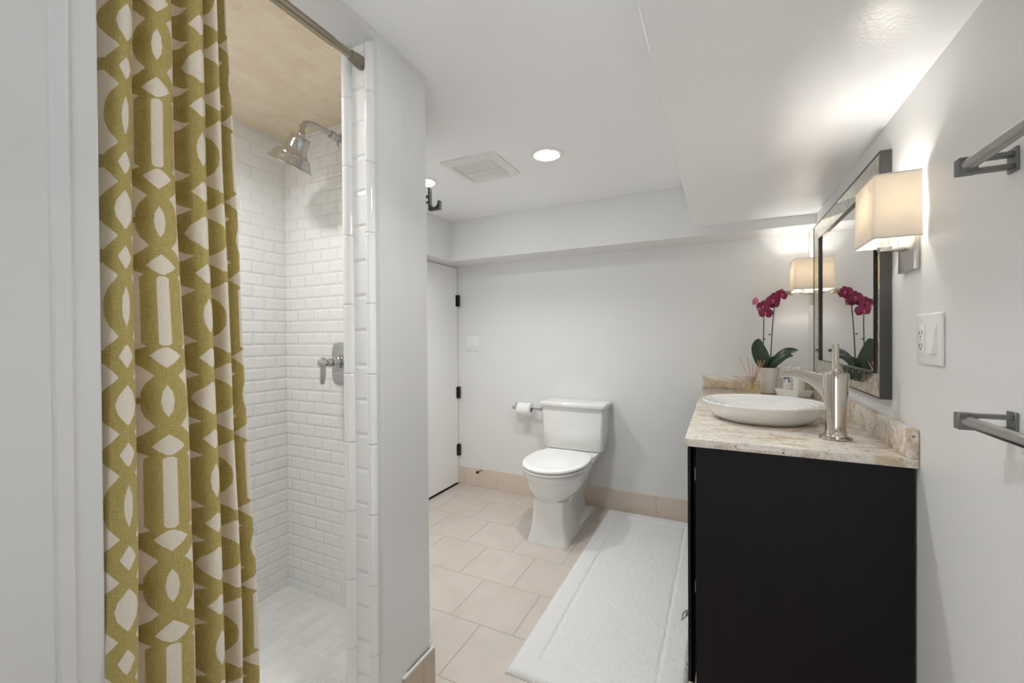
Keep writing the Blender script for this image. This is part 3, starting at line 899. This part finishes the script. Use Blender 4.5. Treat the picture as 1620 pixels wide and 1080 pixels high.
# granite countertop with splashes
t = thing('countertop', 'speckled cream granite countertop with raised splash on the vanity', 'countertop', (.2, 2.28, .8935))
bm = nb(); box(bm, (R-.5825, V0, .8935), (R-.001, B-.001, ZT), .003, 2); obj('slab', bm, GRAN, t)
bm = nb(); box(bm, (R-.5825, B-.021, ZT), (R-.024, B-.001, .9985), .002, 2); obj('backsplash', bm, GRAN, t)
bm = nb(); box(bm, (R-.024, V0, ZT), (R-.001, B-.001, .9985), .003, 2); obj('side_splash', bm, GRAN, t)

# ------------------------------------------------------------------ vessel sink and faucet
SX, SY = .148, 1.955
t = thing('vessel_sink', 'round white ceramic vessel sink with ribbed inside on the granite', 'sink', (SX, SY, ZT))
bm = nb()
prof = [(.0, .0), (.145, 0), (.158, .004), (.185, .022), (.203, .044), (.212, .062), (.2165, .068), (.218, .0715), (.216, .0745), (.211, .0745)]
r, z = .208, .072
for k in range(7):
    prof += [(r, z), (r-.004, z-.0035), (r-.012, z-.0050), (r-.0165, z-.0042)]
    r -= .0195; z -= .0068
prof += [(.07, .024), (.03, .020), (.0, .019)]
lathe(bm, prof, (SX, SY, ZT+.0002), (0, 0, 1), 96, False, False)
bmesh.ops.remove_doubles(bm, verts=bm.verts[:], dist=1e-4)
obj('basin', bm, PORC, t, 60)
bm = nb(); lathe(bm, [(.026, .0205), (.026, .0235), (.02, .026), (0, .027)], (SX, SY, ZT), (0, 0, 1), 32); obj('drain', bm, CHROME, t)

FX0, FY0 = .333, 1.68
t = thing('faucet', 'polished nickel single-hole vessel faucet with a stick handle', 'faucet', (FX0, FY0, ZT))
bm = nb()
lathe(bm, [(.042, 0), (.044, .003), (.043, .007), (.034, .010), (.030, .014), (.0275, .03)], (FX0, FY0, ZT+.0002), (0, 0, 1), 48)
obj('base_flange', bm, NICKEL, t)
bm = nb()
lathe(bm, [(.0265, .010), (.0270, .03), (.0290, .08), (.0325, .14), (.0355, .190), (.0362, .205), (.0355, .210), (.030, .213), (.014, .214)], (FX0, FY0, ZT), (0, 0, 1), 56)
obj('body', bm, NICKEL, t)
dv = Vector((-.52, .855, 0)).normalized(); sd = Vector((-dv.y, dv.x, 0))
bm = nb(); rings = []
for k in range(25):
    s = k/24
    c = Vector((FX0, FY0, 0)) + dv*(.012+.222*s)
    zc = ZT+.186+.014*math.sin(s*2.4)-.012*s*s - .030*(1-s)**3
    hh = .012+.030*(1-s)**2.6 + .0015*s; ww = .0165+.0165*(1-s)**2
    if s > .93: q_ = (s-.93)/.07; hh *= math.sqrt(max(.02, 1-q_*q_*.9)); ww *= math.sqrt(max(.02, 1-q_*q_*.9))
    rings.append([c+sd*ww*math.copysign(abs(math.cos(a))**.75, math.cos(a))+Vector((0, 0, zc+hh*math.copysign(abs(math.sin(a))**.75, math.sin(a)))) for a in [2*math.pi*i/28 for i in range(28)]])
loft(bm, rings)
obj('spout', bm, NICKEL, t, 60)
tip = Vector((FX0, FY0, 0))+dv*.214
bm = nb(); lathe(bm, [(.0125, 0), (.0125, .014), (.010, .016)], (tip.x, tip.y, ZT+.174), (0, 0, -1), 24); obj('aerator', bm, CHROME, t)
bm = nb()
lathe(bm, [(.0155, .213), (.0165, .217), (.0155, .221), (.011, .224), (.0098, .228), (.0098, .303), (.0085, .306), (0, .3065)], (FX0, FY0, ZT), (0, 0, 1), 32)
obj('handle', bm, NICKEL, t)

# ------------------------------------------------------------------ things on the counter
# orchid
OX, OY = .256, 2.888
t = thing('potted_orchid', 'magenta orchid with two stems in a white pot on the counter', 'orchid', (OX, OY, ZT))
bm = nb(); lathe(bm, [(.036, .0004), (.038, .002), (.056, .148), (.0575, .150), (.0545, .150), (.053, .135), (.0, .132)], (OX, OY, ZT), (0, 0, 1), 40); obj('pot', bm, POTW, t)
bm = nb(); ball(bm, (OX, OY, ZT+.128), .051, 20, (1, 1, .25)); obj('bark', bm, SOIL, t)
def leaf(pts, w, tilt=(0, -1, .6)):
    bm = nb(); P_ = smooth_path(pts, 8); n = len(P_); rows = []
    for i, p in enumerate(P_):
        s = i/(n-1)
        d = (P_[min(i+1, n-1)]-P_[max(i-1, 0)]).normalized()
        sd_ = d.cross(Vector(tilt)).normalized(); nr = sd_.cross(d).normalized()
        ww = w*(math.sin(math.pi*min(1, (s*.86+.14)))**.6)*(1 if s < .97 else .5)
        rows.append([p+sd_*ww*f_+nr*(.18*ww*(f_*f_)) for f_ in (-1, -.8, -.5, -.2, 0, .2, .5, .8, 1)])
    rings = []
    for i, r in enumerate(rows):
        d = (P_[min(i+1, n-1)]-P_[max(i-1, 0)]).normalized()
        nr = d.cross(Vector(tilt)).normalized().cross(d).normalized()
        rings.append(r+[q_-nr*(.002 if 0 < k_ < 8 else .0004) for k_, q_ in reversed(list(enumerate(r)))])
    loft(bm, rings)
    return obj('leaf', bm, LEAF, t, 60)
zt = ZT+.135
leaf([(OX-.012, OY-.01, zt), (OX-.035, OY-.015, zt+.06), (OX-.055, OY-.01, zt+.13), (OX-.052, OY-.005, zt+.185)], .042, (.1, -1, .1))
leaf([(OX+.005, OY-.01, zt), (OX+.04, OY-.03, zt+.06), (OX+.085, OY-.04, zt+.108), (OX+.14, OY-.045, zt+.118)], .030, (-.3, -.8, .7))
leaf([(OX+.005, OY-.015, zt), (OX+.035, OY-.045, zt+.045), (OX+.075, OY-.06, zt+.082), (OX+.112, OY-.065, zt+.088)], .024, (-.3, -.8, .7))
leaf([(OX-.005, OY+.01, zt), (OX-.03, OY+.05, zt+.06), (OX-.04, OY+.08, zt+.09)], .028, (0, .4, 1))
leaf([(OX, OY, zt), (OX+.02, OY-.02, zt+.05), (OX+.03, OY-.025, zt+.085)], .025, (.2, -1, .2))
def stem(pts, r=.0032):
    bm = nb(); tube(bm, smooth_path(pts, 8), lambda s: r*(1-.35*s), 8); return obj('stem', bm, STEM, t)
stem([(OX-.025, OY, zt), (OX-.028, OY-.005, 1.20), (OX-.026, OY-.008, 1.345), (OX-.034, OY-.012, 1.41), (OX-.07, OY-.015, 1.455)])
stem([(OX+.008, OY, zt), (OX+.012, OY-.003, 1.20), (OX+.022, OY-.008, 1.36), (OX+.030, OY-.012, 1.43), (OX+.055, OY-.02, 1.487), (OX+.095, OY-.025, 1.505)])
for x, z in ((OX+.004, 1.262), (OX-.022, 1.235)):
    bm = nb(); ball(bm, (x, OY-.006, z), .005, 10, (1.4, 1, .8)); obj('node', bm, STEM, t)
def flower(c, s, ax, spin, m=PETAL):
    c = Vector(c); n = Vector(ax).normalized(); a = n.cross(Vector((0, 0, 1))).normalized(); b = a.cross(n).normalized()
    bm = nb()
    for ang, ln, wd, lift in ((90, 1.0, .42, .0), (215, 1.0, .42, .02), (325, 1.0, .42, .02), (8, 1.02, .66, .06), (172, 1.02, .66, .06)):
        an = math.radians(ang+spin); d = a*math.cos(an)+b*math.sin(an); e = n.cross(d)
        rows = []
        for i in range(7):
            q_ = i/6; w_ = wd*math.sin(math.pi*(q_*.82+.10))**.8*s
            p = c+d*ln*s*q_+n*s*(lift+.10*q_-.28*q_*q_)
            r_row = [p+e*w_*f_+n*s*(.10*(1-f_*f_)) for f_ in (-1, -.5, 0, .5, 1)]
            rows.append(r_row+[q2-n*(.0010 if 0 < k2 < 4 else .0003) for k2, q2 in reversed(list(enumerate(r_row)))])
        loft(bm, rows)
    o = obj('flower', bm, m, t, 60)
    bm = nb()
    ball(bm, c+n*s*.22-b*s*.10, s*.20, 10, (1, 1.3, .8)); ball(bm, c+n*s*.30-b*s*.32, s*.14, 10, (.8, 1.2, 1.1)); ball(bm, c+n*s*.2+b*s*.08, s*.10, 8)
    obj('lip', bm, LIP, o, 180, label='pink flower lip')
FD = (-.25, -1, .05)
flower((OX-.030, OY-.030, 1.425), .036, (-.3, -1, -.05), 0)
flower((OX-.018, OY-.032, 1.388), .036, (-.1, -1, -.15), 8)
flower((OX+.018, OY-.034, 1.458), .037, (0, -1, .1), -6)
flower((OX+.060, OY-.036, 1.489), .034, (.35, -1, .1), 10)
flower((OX-.072, OY-.028, 1.456), .028, (-1, -.6, .1), 0, PALEP)
flower((OX-.050, OY-.020, 1.408), .020, (-.8, -.2, -.4), 0, PALEP)
flower((OX+.040, OY+.012, 1.435), .026, (.7, .5, -.3), 0, PALEP)
flower((OX+.005, OY+.015, 1.44), .032, (.2, 1, 0), 0)
flower((OX+.03, OY+.012, 1.475), .032, (.1, 1, .1), 12)
for x, y, z, r_b in ((OX+.093, OY-.026, 1.500, .012), (OX+.108, OY-.025, 1.492, .009)):
    bm = nb(); ball(bm, (x, y, z), r_b, 12, (1.3, 1, .9)); obj('bud', bm, BUD, t)

# reed diffuser
DX0, DX1, DY0, DY1 = .128, .206, 2.772, 2.850
dcx, dcy = (DX0+DX1)/2, (DY0+DY1)/2
t = thing('reed_diffuser', 'square glass diffuser bottle of amber oil with reeds', 'diffuser', (dcx, dcy, ZT))
bm = nb(); box(bm, (DX0, DY0, ZT+.0003), (DX1, DY1, ZT+.076), .006, 3)
lathe(bm, [(.013, .074), (.011, .078), (.011, .090), (.013, .092), (.013, .098)], (dcx, dcy, ZT), (0, 0, 1), 24)
obj('bottle', bm, BOTT, t)
bm = nb(); box(bm, (DX0+.005, DY0+.005, ZT+.006), (DX1-.005, DY1-.005, ZT+.060), .004, 2); obj('oil', bm, OIL, t)
for k, (ax_, ay_, ln) in enumerate(((-.42, .1, .19), (-.16, -.1, .185), (.05, .15, .15), (.20, -.12, .17), (.30, .05, .175), (.42, -.02, .18), (.36, .2, .16))):
    d = Vector((ax_, ay_, 1)).normalized()
    p0 = Vector((dcx-ax_*.02, dcy-ay_*.02, ZT+.030)); 
    bm = nb(); tube(bm, [p0, p0+d*ln], .0019, 8); obj('reed', bm, REED, t)

# tray with two pump bottles
TC = Vector((.362, 2.775, ZT)); ta = math.radians(-52)
def trot(x, y): return (TC.x+x*math.cos(ta)-y*math.sin(ta), TC.y+x*math.sin(ta)+y*math.cos(ta))
tr = thing('soap_tray', 'white ribbed ceramic tray under the two pump bottles', 'tray', TC)
def tring(a, b, z, rib=0.0, n=24):
    pts = []
    for (x0, y0), (x1, y1) in (((-a, -b), (a, -b)), ((a, -b), (a, b)), ((a, b), (-a, b)), ((-a, b), (-a, -b))):
        for k in range(n):
            s = k/n; x, y = x0+(x1-x0)*s, y0+(y1-y0)*s
            f = 1+(rib if k % 2 else 0)
            X, Y = trot(x*f, y*f); pts.append((X, Y, ZT+z))
    return pts
TA, TB = .078, .048
bm = nb()
loft(bm, [tring(TA-.014, TB-.010, .0003), tring(TA-.012, TB-.008, .002, .012), tring(TA-.001, TB-.001, .033, .010), tring(TA, TB, .036), tring(TA, TB, .039), tring(TA-.004, TB-.004, .039), tring(TA-.012, TB-.009, .010), tring(TA-.03, TB-.02, .009)])
obj('dish', bm, TRAYW, tr, 30)
def pump(x, y, label):
    X, Y = trot(x, y); z0 = ZT+.0095
    t = thing('pump_bottle', label, 'soap bottle', (X, Y, z0), 'pump bottles on the tray')
    bm = nb(); lathe(bm, [(.024, 0), (.027, .003), (.027, .098), (.024, .106), (.013, .112)], (X, Y, z0), (0, 0, 1), 36); obj('bottle', bm, PUMPW, t)
    bm = nb(); lathe(bm, [(.0273, .018), (.0275, .020), (.0275, .088), (.0273, .09)], (X, Y, z0), (0, 0, 1), 36); obj('label', bm, LABEL, t)
    bm = nb(); lathe(bm, [(.014, .110), (.014, .124), (.006, .127), (.005, .140)], (X, Y, z0), (0, 0, 1), 24)
    lathe(bm, [(.011, .139), (.012, .142), (.012, .150), (.009, .153)], (X, Y, z0), (0, 0, 1), 24)
    e = Vector((-.85, -.5, 0)); tube(bm, [Vector((X, Y, z0+.147)), Vector((X, Y, z0+.147))+e*.028, Vector((X, Y, z0+.141))+e*.036], .0042, 10)
    obj('pump', bm, PUMPW, t)
pump(-.033, .004, 'white pump bottle on the tray, closer to the orchid pot')
pump(.033, .002, 'white pump bottle on the tray, closer to the faucet and mirror')

# ------------------------------------------------------------------ mirror
MX, MY0, MY1, MZ0, MZ1 = .447, 1.69, 2.735, 1.052, 1.826
IY0, IY1, IZ0, IZ1 = 1.775, 2.645, 1.127, 1.752
XIN = .459
t = thing('wall_mirror', 'large rectangular wall mirror with an antiqued mirror frame and dark grey sides', 'mirror', (R, (MY0+MY1)/2, MZ0))
bm = nb()
for a in ((MY0, MY0+.005, MZ0, MZ1), (MY1-.005, MY1, MZ0, MZ1), (MY0+.005, MY1-.005, MZ0, MZ0+.005), (MY0+.005, MY1-.005, MZ1-.005, MZ1)):
    box(bm, (MX, a[0], a[2]), (R-.001, a[1], a[3]), .0008, 1)
obj('frame', bm, FRAMEG, t)
oc = [(MY0+.005, MZ0+.005), (MY1-.005, MZ0+.005), (MY1-.005, MZ1-.005), (MY0+.005, MZ1-.005)]
ic = [(IY0, IZ0), (IY1, IZ0), (IY1, IZ1), (IY0, IZ1)]
for k in range(4):
    j = (k+1) % 4
    bm = nb()
    q4 = [(MX+.002, *oc[k]), (MX+.002, *oc[j]), (XIN, *ic[j]), (XIN, *ic[k])]
    cen = sum((Vector(p) for p in q4), Vector())/4
    q4 = [Vector(p)+(cen-Vector(p)).normalized()*.0006 for p in q4]
    loft(bm, [[tuple(p) for p in q4], [tuple(p+Vector((.006, 0, 0))) for p in q4]])
    obj('frame_panel', bm, ANTIQ, t, 0)
bm = nb()
for a in ((IY0, IY0+.003, IZ0, IZ1), (IY1-.003, IY1, IZ0, IZ1), (IY0+.003, IY1-.003, IZ0, IZ0+.004), (IY0+.003, IY1-.003, IZ1-.004, IZ1)):
    box(bm, (MX+.006, a[0], a[2]), (R-.002, a[1], a[3]), .0008, 1)
obj('bead', bm, BEAD, t)
bm = nb(); box(bm, (.462, IY0+.002, IZ0+.002), (.468, IY1-.002, IZ1-.002)); obj('glass', bm, GLASSM, t, 0)

# ------------------------------------------------------------------ sconces
SCY = 1.541
def sconce(y, label):
    t = thing('wall_sconce', label, 'wall lamp', (R, y, 1.51), 'sconces beside the mirror')
    bm = nb(); box(bm, (R-.014, y-.056, 1.428), (R, y+.056, 1.562), .002); obj('backplate', bm, SATIN, t)
    bm = nb(); box(bm, (.405, y-.013, 1.487), (R-.012, y+.013, 1.497), .002); lathe(bm, [(.018, 0), (.018, .006), (.013, .01), (.013, .045)], (.418, y, 1.494), (0, 0, 1), 24); obj('arm', bm, SATIN, t)
    bm = nb(); ball(bm, (R-.0145, y-.04, 1.553), .004, 10); obj('screw', bm, SATIN, t)
    # box shade, open above, below and towards the wall
    bm = nb(); th_ = .0022
    x0, x1, ya, yb, z0, z1, fl = .373, R-.006, y-.087, y+.087, 1.510, 1.683, .003
    out_ = lambda z, f: [(x1, ya-f, z), (x0-f, ya-f, z), (x0-f, yb+f, z), (x1, yb+f, z)]
    in_ = lambda z, f: [(x1, ya+th_-f, z), (x0+th_-f, ya+th_-f, z), (x0+th_-f, yb-th_+f, z), (x1, yb-th_+f, z)]
    ro0, ro1, ri1, ri0 = [[bm.verts.new(p) for p in r] for r in (out_(z0, fl), out_(z1, 0), in_(z1, 0), in_(z0, fl))]
    for a, b in ((ro0, ro1), (ro1, ri1), (ri1, ri0), (ri0, ro0)):
        for i in range(3): bm.faces.new((a[i], a[i+1], b[i+1], b[i]))
    for i in (0, 3): bm.faces.new((ro0[i], ro1[i], ri1[i], ri0[i]))
    obj('lamp_shade', bm, SHADE, t, 0)
    for z, f in ((z0, fl), (z1-.004, 0)):
        bm = nb()
        for (a, b) in (((x1, ya-f), (x0-f, ya-f)), ((x0-f, ya-f), (x0-f, yb+f)), ((x0-f, yb+f), (x1, yb+f))):
            box(bm, (min(a[0], b[0])-.0006, min(a[1], b[1])-.0006, z), (max(a[0], b[0])+.0006, max(a[1], b[1])+.0006, z+.004))
        obj('shade_trim', bm, SHADET, t, 0)
    bm = nb(); lathe(bm, [(.012, 0), (.013, .012), (.021, .032), (.024, .048), (.020, .064), (.010, .074), (0, .077)], (.424, y, 1.537), (0, 0, 1), 24); obj('bulb', bm, BULB, t)
    lamp('light_source', 'POINT', (.424, y, 1.60), BULB_POWER, t, shadow_soft_size=.026, color=(1, .98, .95))
    return t
s1 = sconce(SCY, 'cream box shade wall sconce at the near side of the mirror, by the outlet plate')
dup(s1, (R, 2.89, 1.51), 'cream box shade wall sconce at the far side of the mirror, behind the orchid')

# ------------------------------------------------------------------ towel bars
def towel_bar(z, label):
    t = thing('towel_bar', label, 'towel rail', (R, 1.085, z), 'double towel bars on the right wall')
    h = .0155
    for y in (1.085, .47):
        bm = nb(); box(bm, (R-.005, y-.014, z-h-.006), (R, y+.014, z+h+.006), .001, 1); obj('wall_plate', bm, BRUSHD, t)
        bm = nb()
        box(bm, (.399, y-.010, z-h), (.426, y+.010, z+h), .0012, 1)
        box(bm, (.425, y-.008, z+h-.0085), (R-.004, y+.008, z+h-.0005), .0008, 1)
        box(bm, (.425, y-.008, z-h+.0005), (R-.004, y+.008, z-h+.0085), .0008, 1)
        obj('bracket', bm, BRUSHD, t)
    bm = nb(); tube(bm, [(.4115, 1.081, z), (.4115, .474, z)], .0105, 24); obj('bar', bm, BRUSH, t)
    bm = nb(); tube(bm, [(.4205, 1.081, z), (.4205, .474, z)], .0062, 20); obj('rear_bar', bm, BRUSH, t)
    return t
tb = towel_bar(1.5645, 'brushed nickel double towel bar, the upper of the two on the wall')
dup(tb, (R, 1.085, 1.0895), 'brushed nickel double towel bar, the lower one, below the level of the outlet plate')
